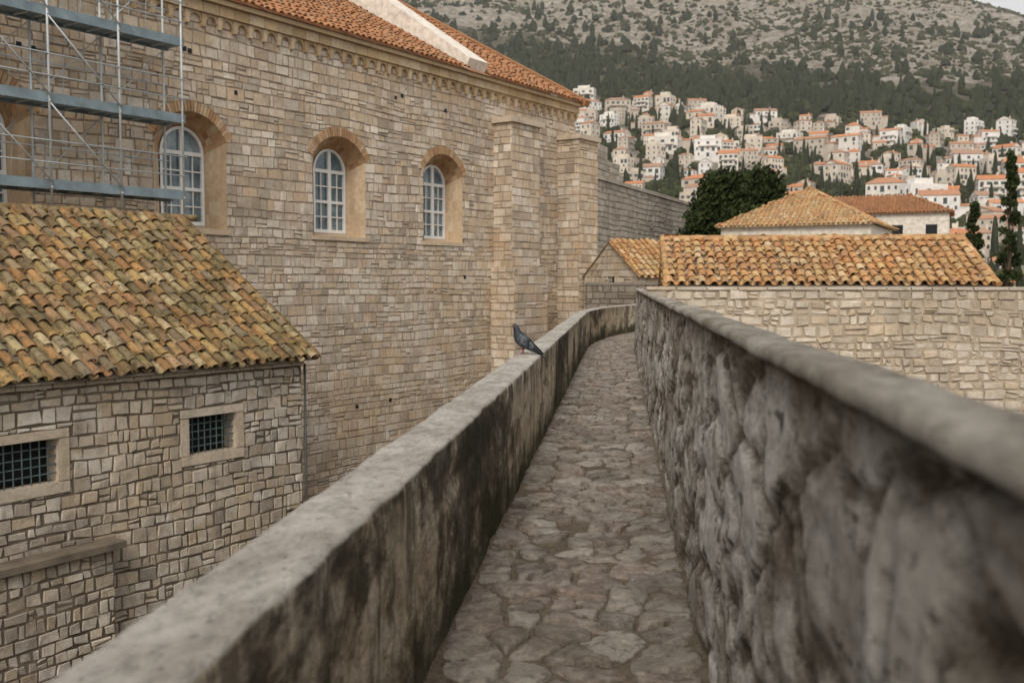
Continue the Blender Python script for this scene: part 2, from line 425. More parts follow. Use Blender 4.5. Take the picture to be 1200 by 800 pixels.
slab('roof_boards',[eP-u*3-Z*.01,eP+u*(S1-.8)-Z*.01,eP+u*(S1-.8)+rd*L-Z*.01,eP-u*3+rd*L-Z*.01],MAT['mortar_d'],house)
slab('rear_roof',[eP-u*3+rd*L,eP+u*(S1-.8)+rd*L,eP+u*(S1-.8)+rd*L-nn*1.2-Z*.9,eP-u*3+rd*L-nn*1.2-Z*.9],MAT['tile_old'],house)
mb=MB()
s=1
ridge0=eP+rd*L
while s<S1+.3:
    p=ridge0+u*(s-1)+Z*.02; mb.tube(p,p+u*.44+Z*.015,.10,.085,seg=10); s+=.41
p=eP+u*(S1-.8)
for k in range(14): 
    q=p+rd*(k*L/14)+Z*.06; mb.tube(q,q+rd*(L/14*1.08)-Z*.02,.095,.08,seg=10)
mb.obj('ridge_tiles',[MAT['tile_old']],house,smooth=True)
mb=MB()
mb.tube(HF.p(S1+.06,-1.9,.06),HF.p(S1+.06,-9.8,.06),.032)
mb.obj('drainpipe',[MAT['iron']],house,smooth=True)
mb=MB()
x=2
while x<S1:
    w=random.uniform(.4,.8); mb.prism(HF,[(x,-1.93),(min(x+w,S1)-.01,-1.93),(min(x+w,S1)-.01,-1.79),(x,-1.79)],-.05,.13); x+=w
mb.obj('eaves_course',[MAT['trim']],house)
annex=empty('stone_annex')
mb=MB(); AF=Frame(HF.p(0,0,.35),u,nn)
block_wall(mb,AF,3,11.1,-9.6,-5.05,rows=(.18,.28),ws=(.16,.36),gap=.028,jit=.018,depth=.04,wav=.08); backing(mb,AF,-4,11.1,-10.6,-5.05,t=0)
mb.box(HF,-4,11.1,-10.6,-5.06,.01,.33,.5,1)
mb.prism(HF,[(-4,-5.05),(11.3,-5.05),(11.3,-4.9),(-4,-4.9)],0,.5,m=2)
mb.obj('annex_walls',[MAT['house'],MAT['mortar_d'],MAT['mortar_d']],annex)

# ================================================================ SCAFFOLD
sc=empty('scaffolding')
mb=MB(); dk=MB()
posts=[7.6,9.45,11.3,13.14,14.97,16.8]
for s in posts:
    for t in (.35,1.1):
        mb.tube(CH.p(s,-.5 if t<1 else 1.6,t),CH.p(s,8.6,t),.03)
    for z in (2.2,4.18,6.15):
        mb.tube(CH.p(s,z-.02,.3),CH.p(s,z-.02,1.15),.024)
for z in (2.2,4.18,6.15):
    dk.box(CH,7.5,16.9,z-.02,z+.05,.4,1.05,.5,0)
    dk.box(CH,7.5,16.9,z-.06,z+.17,1.06,1.09,.5,0)
    dk.box(CH,7.5,16.9,z-.09,z-.025,.42,.47,.5,0)
    for k in np.arange(7.8,16.9,.61): dk.box(CH,k,k+.05,z-.07,z-.021,.4,1.05,.5,1)
    for k in (.55,1.05): mb.tube(CH.p(7.5,z+k,1.12),CH.p(16.9,z+k,1.12),.018)
    mb.tube(CH.p(7.5,z+1.0,.35),CH.p(16.9,z+1.0,.35),.018)
    for a,b in zip(posts[:-1],posts[1:]):
        mb.tube(CH.p(a,z+.1,.34),CH.p(b,z+1.9,.34),.012)
        for k in np.arange(a+.3,b,.5): mb.tube(CH.p(k,z-.2,.30),CH.p(k+.12,z+1.7,.30),.008,seg=5)
        if int(a)%2: mb.tube(CH.p(b,z+.1,1.15),CH.p(a,z+1.9,1.15),.018)
mb.obj('tubes',[MAT['steel']],sc,smooth=True); dk.obj('decks',[MAT['deck'],MAT['steel']],sc)

# ================================================================ WALKWAY
def sh(y): return 0.017*np.maximum(0,np.asarray(y,float)-24)**2
ys=np.concatenate([np.arange(-2.5,4,.02),np.arange(4,12,.04),np.arange(12,35.01,.1)])
def sweep(name,prof,mat,fdisp,ys=ys,base_x=0.):
    V=[];n=len(prof);A=[];B=[];C=[]
    for y in ys:
        o=float(sh(y))
        for (x,z) in prof:
            dx,dz,e_,c_=fdisp(x,y,z); V.append((base_x+x+o+dx,y,z+dz)); A.append(dx); B.append(e_); C.append(c_)
    F=[[j*n+i,j*n+i+1,(j+1)*n+i+1,(j+1)*n+i] for j in range(len(ys)-1) for i in range(n-1)]
    return mkobj(name,V,F,mat,smooth=True,pattr={'disp':A,'edge':B,'cell':C})
def dens(pts,step=.05):
    out=[pts[0]]
    for a,b in zip(pts[:-1],pts[1:]):
        l=math.hypot(b[0]-a[0],b[1]-a[1]); k=max(1,min(60,int(l/step)))
        for i in range(1,k+1): out.append((a[0]+(b[0]-a[0])*i/k,a[1]+(b[1]-a[1])*i/k))
    return out
def dispL(x,y,z):
    v=Vector((x*1.5,y*.7,z*1.5)); w=Vector((x*8,y*5,z*8))
    a=mn.noise(v)*.012+mn.noise(w)*.007+min(0,mn.noise(Vector((1,y*3.5,z*5)))+.2)*.03
    return a,(mn.noise(Vector((2,y*.6,5)))*.008+mn.noise(w+Vector((9,0,0)))*.004) if z>.6 else 0.,0.,0.
HL=E-.745
pl=dens([(0.03,-.1),(0,.05),(0,HL-.06),(-.001,HL-.022),(-.006,HL-.008),(-.02,HL),(-.25,HL+.004),(-.264,HL-.006),(-.27,HL-.03),(-.275,HL-.06),(-.29,-1.2)],.04)+[(-.4,-11)]
m=M('weathered_render',.93,.1); geo=m.n('ShaderNodeNewGeometry'); p=m.pos((1,.55,1))
nz=m.n('ShaderNodeSeparateXYZ',Vector=geo.outputs['Normal']).outputs['Z']
zz=m.n('ShaderNodeSeparateXYZ',Vector=geo.outputs['Position']).outputs['Z']
fn=m.noise(p,18,8,.78); md=m.noise(p,3.,8,.72,.4); bg=m.noise(m.pos((1,.4,.55)),1.2,8,.74,.4)
face=m.ramp(md,[(.34,(.32,.25,.165)),(.45,(.55,.45,.32)),(.55,(.70,.61,.475)),(.66,(.44,.35,.245))])
blk=m.ramp(bg,[(.49,0.),(.54,.75),(.62,.95)])
st=m.noise(m.pos((3,3.,.4)),2.,8,.75)
blk2=m.ramp(st,[(.53,0.),(.61,.75)])
face=m.mix(blk,face,(.036,.032,.024)); face=m.mix(blk2,face,(.085,.07,.048))
lowz=m.ramp(m.math('ADD',zz,m.math('MULTIPLY',m.math('SUBTRACT',md,.5),1.2)),[(.10,.9),(.38,0.)])
face=m.mix(lowz,face,(.066,.062,.034))
drip=m.math('MULTIPLY',m.maprange(zz,HL-.3,HL-.03),m.ramp(m.noise(m.pos((2,5,.3)),2.,5,.7),[(.42,0.),(.56,.75)])); face=m.mix(drip,face,(.06,.05,.036))
top=m.ramp(md,[(.34,(.33,.30,.255)),(.5,(.47,.44,.39)),(.64,(.58,.55,.49))])
tc=m.ramp(m.math('ADD',m.math('MULTIPLY',m.math('SUBTRACT',md,.5),.5),nz),[(.35,0.),(.7,1.)])
c=m.mix(tc,face,top); c=m.mix(.85,c,m.ramp(fn,[(.32,.5),(.5,.97),(.68,1.25)]),'MULTIPLY')
sp=m.noise(p,40,3,.7); c=m.mix(m.ramp(sp,[(.6,0.),(.68,.6)]),c,(.08,.07,.055))
m.col(c); m.bump(m.math('ADD',fn,md),.9,.03); MAT['parapetL']=m.m
sweep('parapet_wall',pl,MAT['parapetL'],dispL,base_x=-.79)
HR=E-.168
def dispR(x,y,z):
    v=Vector((x*1.5,y*.7,z*1.2)); w=Vector((x*5,y*3.2,z*5.)); w2=Vector((x*15,y*8,z*14))
    a=mn.noise(v)*.02+mn.noise(w)*.016+mn.noise(w2)*.009
    ed=1.;ce=.5
    if z<HR-.06:
        q=Vector((0,y*1.75+mn.noise(w)*.22+mn.noise(w2)*.08,z*2.9+mn.noise(w+Vector((7,0,0)))*.22+mn.noise(w2+Vector((3,0,0)))*.08))
        d,pt=mn.voronoi(q)
        ed=d[1]-d[0]; ce=mn.noise(pt[0]*7.3+Vector((.37,.11,.77)))*.9+.5
        a+= .036*(1-min(1,ed/.16))+(ce-.5)*.03
        if abs(y-1.50-.05*mn.noise(Vector((0,0,z*5))))<.022: a+=.045; ed=0
        dd=((y-1.52)/.07)**2+((z-.42)/.22)**2
        if dd<1: a+=.09*(1-dd)
    k=0 if z<HR-.06 else 1
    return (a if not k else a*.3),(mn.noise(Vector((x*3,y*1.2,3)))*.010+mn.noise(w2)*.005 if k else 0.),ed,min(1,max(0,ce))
pr=dens([(-.02,-.1),(0,.05),(.045,HR-.05),(.018,HR-.04),(.012,HR-.03),(.016,HR-.01),(.03,HR),(.05,HR+.002),(.13,HR+.003),(.15,HR-.006),(.16,HR-.03),(.16,HR-.05),(.2,-1.5)],.03)+[(.3,-11)]
m=M('rough_rubble_wall',.95,.1); geo=m.n('ShaderNodeNewGeometry'); p=m.pos((1,.5,1))
zz=m.n('ShaderNodeSeparateXYZ',Vector=geo.outputs['Position']).outputs['Z']
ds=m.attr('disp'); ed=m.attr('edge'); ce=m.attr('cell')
fn=m.noise(p,14,9,.8); md=m.noise(p,6.,7,.72,.3); lo=m.noise(p,1.2,6,.7); m2=m.noise(p,2.6,7,.7,.3)
st=m.ramp(ce,[(.0,(.40,.35,.285)),(.25,(.58,.53,.45)),(.42,(.74,.70,.63)),(.55,(.50,.445,.37)),(.7,(.82,.785,.72)),(1.,(.62,.57,.49))])
st=m.mix(m.ramp(m2,[(.5,0.),(.55,.65)]),st,(.88,.85,.79))
st=m.mix(m.ramp(md,[(.38,.8),(.46,0.)]),st,(.27,.225,.17))
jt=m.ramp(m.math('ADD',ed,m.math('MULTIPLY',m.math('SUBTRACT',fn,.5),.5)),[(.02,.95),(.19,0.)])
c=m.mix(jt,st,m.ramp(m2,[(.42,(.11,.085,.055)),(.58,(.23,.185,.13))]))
c=m.mix(m.ramp(lo,[(.51,0.),(.60,.6)]),c,(.22,.18,.135))
pit=m.noise(p,9.,5,.7); c=m.mix(m.ramp(pit,[(.57,0.),(.62,.8)]),c,(.09,.07,.048))
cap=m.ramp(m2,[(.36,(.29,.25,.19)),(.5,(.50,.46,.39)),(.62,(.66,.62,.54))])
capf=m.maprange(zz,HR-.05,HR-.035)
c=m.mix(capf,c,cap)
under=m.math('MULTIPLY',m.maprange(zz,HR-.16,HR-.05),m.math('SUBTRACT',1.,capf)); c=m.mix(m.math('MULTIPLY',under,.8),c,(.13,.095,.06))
c=m.mix(.9,c,m.ramp(fn,[(.32,.45),(.5,.97),(.66,1.25)]),'MULTIPLY')
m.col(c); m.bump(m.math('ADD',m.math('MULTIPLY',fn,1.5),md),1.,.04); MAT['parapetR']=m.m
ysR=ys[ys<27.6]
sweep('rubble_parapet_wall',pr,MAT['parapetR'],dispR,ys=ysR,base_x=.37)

# path bed
m=M('path_mortar_mat',.95,.12); p=m.pos(); fn=m.noise(p,34,8,.8); md=m.noise(p,2.2,6,.7)
c=m.ramp(md,[(.3,(.12,.096,.068)),(.5,(.21,.172,.125)),(.65,(.165,.134,.096)),(.78,(.10,.08,.055))]); c=m.mix(.95,c,m.ramp(fn,[(.32,.4),(.5,.95),(.68,1.5)]),'MULTIPLY')
m.col(c); m.bump(fn,1.,.02)
V=[];F=[];nx=40; yy=np.concatenate([np.arange(-2.5,8,.035),np.arange(8,36,.1)])
for y in yy:
    for i in range(nx):
        x=-.85+(1.3)*i/(nx-1); e_=min(x+.79,.37-x)
        V.append((x+float(sh(y)),y,mn.noise(Vector((x*3,y*3,0)))*.009+mn.noise(Vector((x*12,y*12,0)))*.007-.001+max(0,.07-e_)*.35))
F=[[j*nx+i,j*nx+i+1,(j+1)*nx+i+1,(j+1)*nx+i] for j in range(len(yy)-1) for i in range(nx-1)]
path=empty('cobbled_path')
mkobj('path_mortar',V,F,m.m,smooth=True,parent=path)
m=M('cobble_stone',.55,.4); p=m.pos()
c=m.ramp(m.attr('rnd'),even([(.20,.168,.135),(.38,.33,.27),(.27,.21,.17),(.48,.43,.365),(.24,.21,.178),(.41,.325,.265),(.32,.275,.22),(.54,.49,.42),(.29,.255,.215)]))
fn=m.noise(p,24,8,.78); md=m.noise(p,8,7,.75,.4); lo=m.noise(p,1.5,5,.7)
c=m.mix(m.ramp(md,[(.51,0.),(.58,.5)]),c,(.58,.53,.455)); c=m.mix(m.ramp(md,[(.38,.75),(.47,0.)]),c,(.13,.105,.078))
c=m.mix(m.ramp(lo,[(.5,0.),(.64,.5)]),c,(.15,.12,.09))
c=m.mix(.95,c,m.ramp(fn,[(.32,.4),(.5,.95),(.68,1.3)]),'MULTIPLY')
m.col(c); m.bump(m.math('ADD',fn,md),1.,.03); cob=m.m
seeds=[]; y=-2.4
while y<35.5:
    k=random.choice([3,4,5,5,6]); dy=random.uniform(.13,.24)
    for i in range(k):
        seeds.append((-.80+1.18*(i+.5+random.uniform(-.46,.46))/k, y+random.uniform(-.1,.1)))
    y+=dy
V=[];F=[];R=[]
S=np.array(seeds)
for (sx,sy) in seeds:
    near=S[(abs(S[:,1]-sy)<.8)]
    poly=[(-.785,sy-.5),(.362,sy-.5),(.362,sy+.5),(-.785,sy+.5)]
    for (qx,qy) in near:
        if qx==sx and qy==sy: continue
        dx,dy=sx-qx,(sy-qy); l=math.hypot(dx,dy)
        mx,my=(sx+qx)/2,(sy+qy)/2; g=random.uniform(.003,.022)
        nx_,ny_=dx/l,dy/l; poly=clip(poly,nx_,ny_,nx_*mx+ny_*my+g)
        if len(poly)<3: break
    if len(poly)<3 or abs(area(poly))<.0025: continue
    if random.random()<.04: continue
    q=[]
    for i in range(len(poly)):
        a=poly[i];b=poly[(i+1)%len(poly)]
        k=max(2,int(math.hypot(b[0]-a[0],b[1]-a[1])/.022))
        for j in range(k): f=(j+.0)/k; q.append((a[0]+(b[0]-a[0])*f,a[1]+(b[1]-a[1])*f))
    poly=[((q[i-1][0]+2*q[i][0]+q[(i+1)%len(q)][0])/4,(q[i-1][1]+2*q[i][1]+q[(i+1)%len(q)][1])/4) for i in range(len(q))]
    cx=sum(q[0] for q in poly)/len(poly); cy=sum(q[1] for q in poly)/len(poly)
    n=len(poly); b=len(V); tilt=(random.uniform(-.10,.10),random.uniform(-.09,.09)); hz=random.uniform(.010,.030); r=random.random()
    poly=[(x+mn.noise(Vector((x*22,yv*22,r*50)))*.02,yv+mn.noise(Vector((x*22,yv*22,r*50+9)))*.02) for x,yv in poly]
    for k,(sc_,zc) in enumerate(((1.,-.02),(.975,.55),(.90,.95),(.5,1.))):
        for (x,yv) in poly:
            X=cx+(x-cx)*sc_; Y=cy+(yv-cy)*sc_
            zb=hz*zc+(X-cx)*tilt[0]+(Y-cy)*tilt[1]+mn.noise(Vector((X*15,Y*15,2)))*.013*(k>0) if k>0 else -.02
            V.append((X+float(sh(Y)),Y,zb))
    V.append((cx+float(sh(cy)),cy,hz+mn.noise(Vector((cx*15,cy*15,2)))*.013))
    for k in range(3):
        for i in range(n): F.append([b+k*n+i,b+k*n+(i+1)%n,b+(k+1)*n+(i+1)%n,b+(k+1)*n+i]); R.append(r)
    for i in range(n): F.append([b+3*n+i,b+3*n+(i+1)%n,b+4*n]); R.append(r)
mkobj('cobbles',V,F,cob,R,smooth=True,parent=path)

WX=Frame(c2w(2.72,36.5),np.array([.9942,.1073,0]),np.array([.1073,-.9942,0]))
mb=MB(); block_wall(mb,WX,0,7,-6,-.12,rows=(.16,.26),ws=(.25,.5),gap=.02,jit=.012,depth=.04); backing(mb,WX,0,7,-10.6,-.12,t=0); mb.box(WX,0,7,-.12,-.02,-.4,.05,.3,0); mb.box(WX,0,7,-10.6,-.125,-.38,-.01,.3,1)
mb.obj('low_stone_wall',[stone('dark_rubble',[(.22,.19,.155),(.34,.3,.245),(.28,.245,.2)],(.1,.085,.065),.7),MAT['mortar_d']])

# ================================================================ RIGHT COURTYARD WALL + TILE ROOF BUILDING
WR=Frame(np.array([.6,22.6,E]),np.array([1.,0,0]),np.array([0,-1.,0]))
mb=MB(); block_wall(mb,WR,0,26,-5.5,-.19,rows=(.13,.26),ws=(.14,.4),gap=.022,jit=.022,depth=.05,big=1.4,wav=.1,split=.14); backing(mb,WR,0,26,-10.6,-.19,t=0)
x=0
while x<26:
    w=random.uniform(.35,.8); mb.prism(WR,[(x,-.19),(x+w-.012,-.19),(x+w-.012,-.115),(x,-.115)],-.45,.05,bev=.01,jit=.006); x+=w
mb.box(WR,0,26,-10.6,-.16,-.42,-.02,.5,1)
mb.obj('courtyard_wall',[MAT['rubble'],flat('pale_mortar',(.42,.35,.265),.95,.1)])
rb=empty('tiled_roof_house')
RW=7.95
sl2=math.radians(25); b2=np.array([0.,math.cos(sl2),math.sin(sl2)]); P=np.array([1.15,25.25,E-.1])
tile_roof('roof_tiles',P,(1,0,0),b2,RW,2.95,MAT['tile_yel'],col=.265,row=.38,parent=rb,jit=.014)
slab('roof_boards',[P-Z*.01,P+np.array([RW,0,-.01]),P+np.array([RW,0,-.01])+b2*2.95,P-Z*.01+b2*2.95],MAT['mortar_d'],rb)
b2r=np.array([0.,math.cos(sl2),-math.sin(sl2)]); Q=P+b2*2.95
tile_roof('rear_roof_tiles',Q+b2r*2.95,(1,0,0),-b2r,RW,2.95,MAT['tile_yel'],col=.265,row=.38,parent=rb,pans=False)
slab('rear_boards',[Q,Q+np.array([RW,0,0]),Q+np.array([RW,0,0])+b2r*2.95,Q+b2r*2.95],MAT['tile_yel'],rb)
mb=MB()
for k in range(19):
    p=Q+np.array([k*.42-.03,0,.03]); mb.tube(p,p+np.array([.46,0,.012]),.105,.09,seg=10)
for xx in (0.03,RW-.03):
    for k in range(8):
        q=P+np.array([xx,0,.07])+b2*(k*.37); mb.tube(q,q+b2*.41-Z*.015,.1,.085,seg=10)
mb.obj('ridge_tiles',[MAT['tile_yel']],rb,smooth=True)
mb=MB(); B=Frame(np.array([0,0,E]),np.array([1.,0,0]),np.array([0,-1.,0])); xr=1.15+RW-.15
mb.box(B,1.3,xr,-10.6,-.14,-30.3,-25.5,.5); 
mb.add([(1.3,25.5,E-.14),(1.3,30.3,E-.14),(1.3,27.92,E+1.05)],[[0,1,2]],.5); mb.add([(xr,25.5,E-.14),(xr,30.3,E-.14),(xr,27.92,E+1.05)],[[0,1,2]],.5)
mb.obj('walls',[MAT['rubble']],rb)

# ================================================================ small gabled stone building
gb=empty('gabled_stone_house')
A=c2w(3.15,43.2); Bc=c2w(4.95,39.0); ga=(Bc-A); W=np.linalg.norm(ga); ga/=W
gn=np.array([ga[1],-ga[0],0])
G=Frame(A,ga,gn)
hole=Arch(W*.52,.28,-.35,.42,0)
mb=MB(); block_wall(mb,G,0,W,-9,.2,rows=(.2,.32),ws=(.25,.5),holes=[hole],gap=.03,jit=.015,depth=.05); backing(mb,G,0,W,-10.6,.2,[hole],t=0)
for k in range(5):
    z0=.2+k*.28; z1=z0+.27; h0=(1.62-z0)/1.42*W/2; h1=max(.02,(1.62-z1)/1.42*W/2)
    if h0<.1: break
    n=max(1,int(2*h0/.5)); 
    for i in range(n):
        f0,f1=i/n,(i+1)/n
        mb.prism(G,[(W/2-h0+2*h0*f0+.012,z0),(W/2-h0+2*h0*f1-.012,z0),(W/2-h1+2*h1*f1-.012,z1),(W/2-h1+2*h1*f0+.012,z1)],-.03,.03,jit=.01)
mb.add([G.p(0,.2),G.p(W,.2),G.p(W/2,1.62)],[[0,1,2]],.5,1)
SF=Frame(G.p(W,0,0),-gn,ga); block_wall(mb,SF,0,6,-8,.2,rows=(.22,.34),ws=(.3,.6)); backing(mb,SF,0,6,-10.6,.2,t=0)
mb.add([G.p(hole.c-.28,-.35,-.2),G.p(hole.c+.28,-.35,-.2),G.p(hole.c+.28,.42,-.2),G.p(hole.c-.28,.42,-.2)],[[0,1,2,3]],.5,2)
mb.obj('walls',[MAT['rubble'],MAT['mortar'],MAT['dark']],gb)
up=(G.p(W/2,1.66)-G.p(W+.18,.16)); Ls=np.linalg.norm(up); up/=Ls
tile_roof('roof_tiles',G.p(W+.18,.16,.08),-gn,up,6.2,Ls,MAT['tile_yel'],parent=gb)
slab('roof_boards',[G.p(W+.18,.15,.08),G.p(W+.18,.15,-6.1),G.p(W/2,1.65,-6.1),G.p(W/2,1.65,.08)],MAT['mortar'],gb)
slab('roof_boards_rear',[G.p(-.18,.16,.08),G.p(-.18,.16,-6.1),G.p(W/2,1.66,-6.1),G.p(W/2,1.66,.08)],MAT['tile_yel'],gb)

# ================================================================ city rampart behind
A=c2w(4.0,57.5); Bc=c2w(15.2,83); ra=Bc-A; W=np.linalg.norm(ra); ra/=W
R_=Frame(A,ra,np.array([ra[1],-ra[0],0]))
mb=MB(); block_wall(mb,R_,-4,W,-2,6.1,rows=(.3,.45),ws=(.4,.9),gap=.04,jit=.02,depth=.06,big=2,wav=.1); backing(mb,R_,-4,W,-10.6,6.1,t=0)
x=-4
while x<W: 
    w=random.uniform(.8,1.6); mb.prism(R_,[(x,6.1),(min(x+w,W),6.1),(min(x+w,W),6.36+random.uniform(-.04,.05)),(x,6.38)],-.6,.14); x+=w
mb.box(R_,-4,W,-10.6,6.09,-3,-.02,.4,1)
mb.box(R_,W-.02,W+.3,-10.6,6.3,-3,.05,.4,0)
F2=Frame(R_.p(0,0,-2.5),R_.a,R_.n)
block_wall(mb,F2,-3,15,5.5,8.4,rows=(.35,.5),ws=(.5,1.),gap=.04,jit=.02,depth=.05); mb.box(R_,-3,15,5,8.38,-4.5,-2.52,.6,1)
for s in (1,5.5,10): block_wall(mb,F2,s,s+2.2,8.4,9.3,rows=(.35,.5),ws=(.5,1.)); mb.box(R_,s,s+2.2,8.,9.28,-4.5,-2.52,.6,1)
mb.obj('rampart_wall',[MAT['rampart'],flat('rampart_mortar',(.30,.265,.22),.95,.1)])

# ================================================================ hip-roofed building
def hip_building(name,cx,d,half,rot,eave,apex,wallmat,tm,ridge=0.,overhang=.3,tiles=True):
    e=empty(name); C=c2w(cx,d)
    a=np.array([math.cos(rot),math.sin(rot),0]); b=np.array([-math.sin(rot),math.cos(rot),0])
    hx=half+ridge; hy=half
    fr=Frame(C,a,-b); mb=MB()
    mb.box(fr,-hx,hx,-12,eave,-hy,hy,.5); 
    for k in np.arange(-hx+1.2,hx-1,2.4): mb.box(fr,k,k+.8,eave-2.2,eave-.9,hy,hy+.03,.5,1)
    for k in np.arange(-hy+1.2,hy-1,2.4):
        f2=Frame(C,b,-a); mb.box(f2,k,k+.8,eave-2.2,eave-.9,hx,hx+.03,.5,1)
    mb.obj('walls',[wallmat,MAT['dark']],e)
    hx+=overhang;hy+=overhang
    for i,(aa,bb,h1,h2,rg) in enumerate(((a,b,hx,hy,ridge),(b,-a,hy,hx,0),(-a,-b,hx,hy,ridge),(-b,a,hy,hx,0))):
        run=hy if i%2==0 else hx-ridge
        P0=C-aa*h1-bb*h2+Z*(eave-.02); up=bb*run+Z*(apex-eave); L=np.linalg.norm(up)
        if tiles: tile_roof('roof_tiles',P0,aa,up,2*h1,L,tm,mask=lambda uu,vv,h1=h1,L=L,rg=rg:(uu>(h1-rg)*vv/L-.1) and (uu<2*h1-(h1-rg)*vv/L+.1),parent=e,pans=False,seg=4)
        p=[P0,P0+aa*2*h1,C+aa*rg+Z*apex,C-aa*rg+Z*apex] if rg>0 else [P0,P0+aa*2*h1,C+Z*apex]
        slab('roof_deck',p,tm,e)
    return e
hip_building('hip_roofed_building',18.4,62,4.3,math.radians(-22),3.25,5.75,MAT['plaster'],MAT['tile_yel'])
hip_building('white_town_building',28.2,80,3.0,math.radians(-18),5.2,6.8,MAT['plaster'],MAT['tile_church'],ridge=3.2)

# ================================================================ TERRAIN
dk_=np.array([-3000,0,120,150,200,300,400,480,600,700,900,1000,1100,1400,4000],float)
zk_=np.array([-9,-9,-9,-8,-1,20,50,78,122,165,262,310,330,300,100],float)
def terr(x,y):
    X=.9942*x+.1073*y; d=-.1073*x+.9942*y
    z=float(np.interp(d,dk_,zk_))
    if d>120:
        k=min(1,(d-120)/400)
        z+=k*(mn.noise(Vector((X/150,d/150,1)))*8+mn.noise(Vector((X/45,d/45,4)))*5)
        if d>500: z+=min(1,(d-500)/200)*(mn.noise(Vector((X/55,d/160,8)))*11+mn.noise(Vector((X/14,d/16,8)))*2.5)
        if d>650:
            qm=.257+(.514-X/d)*.30+mn.noise(Vector((X/120,2,9)))*.005+mn.noise(Vector((X/30,5,9)))*.002
            if z>d*qm: z=d*qm+(z-d*qm)*.02
            if d>1050: z-= (d-1050)*.12
    return z+E
def masks(X,d,z):
    p=X/max(d,1); q=(z-E)/max(d,1)
    qt=.180-.08*max(0,p-.08)+mn.noise(Vector((X/50,d/80,3)))*.010+mn.noise(Vector((X/18,d/25,3)))*.004
    qu=.245-.110*p+mn.noise(Vector((X/70,d/70,7)))*.020+mn.noise(Vector((X/22,d/22,5)))*.014
    return q,qt,qu
dg=np.concatenate([[-400,-100,0,60,110],np.arange(130,1120,8),[1200,1500,2200,3500]]); xg=np.concatenate([[-3000,-1500,-800,-400],np.arange(-250,720,8),[900,1400,3000]])
V=[];fo=[]
for d in dg:
    for X in xg:
        x=X*.9942-d*.1073; y=X*.1073+d*.9942; z=terr(x,y)
        V.append((x,y,z)); q,qt,qu=masks(X,d,z)
        fo.append(1. if (d>380 and qt<q<qu) else (0.5 if q<=qt else 0.))
nx=len(xg); F=[[j*nx+i,j*nx+i+1,(j+1)*nx+i+1,(j+1)*nx+i] for j in range(len(dg)-1) for i in range(nx-1)]
m=M('hillside',.95,.1); p=m.pos(); fo_=m.attr('forest')
n1=m.noise(p,.03,9,.75,.4); n2=m.noise(m.pos((1,.6,1.6)),.16,9,.8,.3)
rock=m.ramp(n2,[(.36,(.16,.145,.10)),(.46,(.33,.295,.24)),(.54,(.50,.46,.395)),(.66,(.64,.60,.54))])
rock=m.mix(m.ramp(n1,[(.48,0.),(.6,.5)]),rock,(.23,.205,.145))
c=m.mix(m.ramp(fo_,[(.55,0.),(1.,.75)]),rock,(.11,.10,.068))
m.col(c); m.bump(n2,1.,4.)
mkobj('hillside_terrain',V,F,m.m,smooth=True,pattr={'forest':fo})

import bmesh
def ico(sub,seed,jit):
    bm=bmesh.new(); bmesh.ops.create_icosphere(bm,subdivisions=sub,radius=1)
    r=random.Random(seed); V=[]
    for v in bm.verts:
        k=1+r.uniform(-jit,jit); V.append((v.co.x*k,v.co.y*k,v.co.z*k))
    F=[[w.index for w in f.verts] for f in bm.faces]; bm.free()
    return np.array(V),np.array(F)
def scatter(name,pts,scales,templates,mat):
    pts=np.array(pts);scales=np.array(scales); Vs=[];Fs=[];Rs=[];b=0
    which=rng.integers(0,len(templates),len(pts))
    for k,(T,F) in enumerate(templates):
        P=pts[which==k];Sx=scales[which==k]; n=len(P)
        if n==0: continue
        a=rng.random(n)*6.28; ca,sa=np.cos(a)[:,None],np.sin(a)[:,None]
        x=T[None,:,0]*ca-T[None,:,1]*sa; y=T[None,:,0]*sa+T[None,:,1]*ca; z=np.repeat(T[None,:,2],n,0)
        W=np.stack([x*Sx[:,0:1],y*Sx[:,0:1],z*Sx[:,1:2]],2)+P[:,None,:]
        Vs.append(W.reshape(-1,3)); Fs.append((F[None]+(np.arange(n)*len(T))[:,None,None]+b).reshape(-1,3))
        Rs.append(np.clip(np.repeat(rng.random(n),len(F))*.7+rng.random(n*len(F))*.3,0,1)); b+=n*len(T)
    return mkobj(name,np.concatenate(Vs),np.concatenate(Fs),mat,np.concatenate(Rs))
def folmat(name,cols):
    m=M(name,.9,.1); c=m.ramp(m.attr('rnd'),even(cols)); f=m.noise(m.pos(),1.2,4,.7)
    m.col(m.mix(.8,c,m.ramp(f,[(.3,.6),(.7,1.35)]),'MULTIPLY')); m.bump(f,.8,.5); return m.m
FM=folmat('pine_foliage',[(.030,.036,.024),(.052,.060,.036),(.040,.048,.030),(.078,.082,.050)])  # far pine tones lifted and greyed: some distance haze is put into the colour
FS=folmat('scrub_foliage',[(.06,.062,.038),(.085,.088,.052),(.11,.105,.065)])
FN=folmat('near_pine_foliage',[(.022,.034,.014),(.042,.060,.022),(.065,.085,.032)])
cone=[]
for sd_ in range(4):
    T,F=ico(2,sd_,.28); T=T.copy(); zc=(T[:,2]+1)/2; T[:,0]*=1.15-.75*zc; T[:,1]*=1.15-.75*zc; T[:,2]=zc*2; cone.append((T,F))
rough=[ico(2,s+50,.22) for s in range(4)]
pts=[];scs=[]
k=0;tr=0
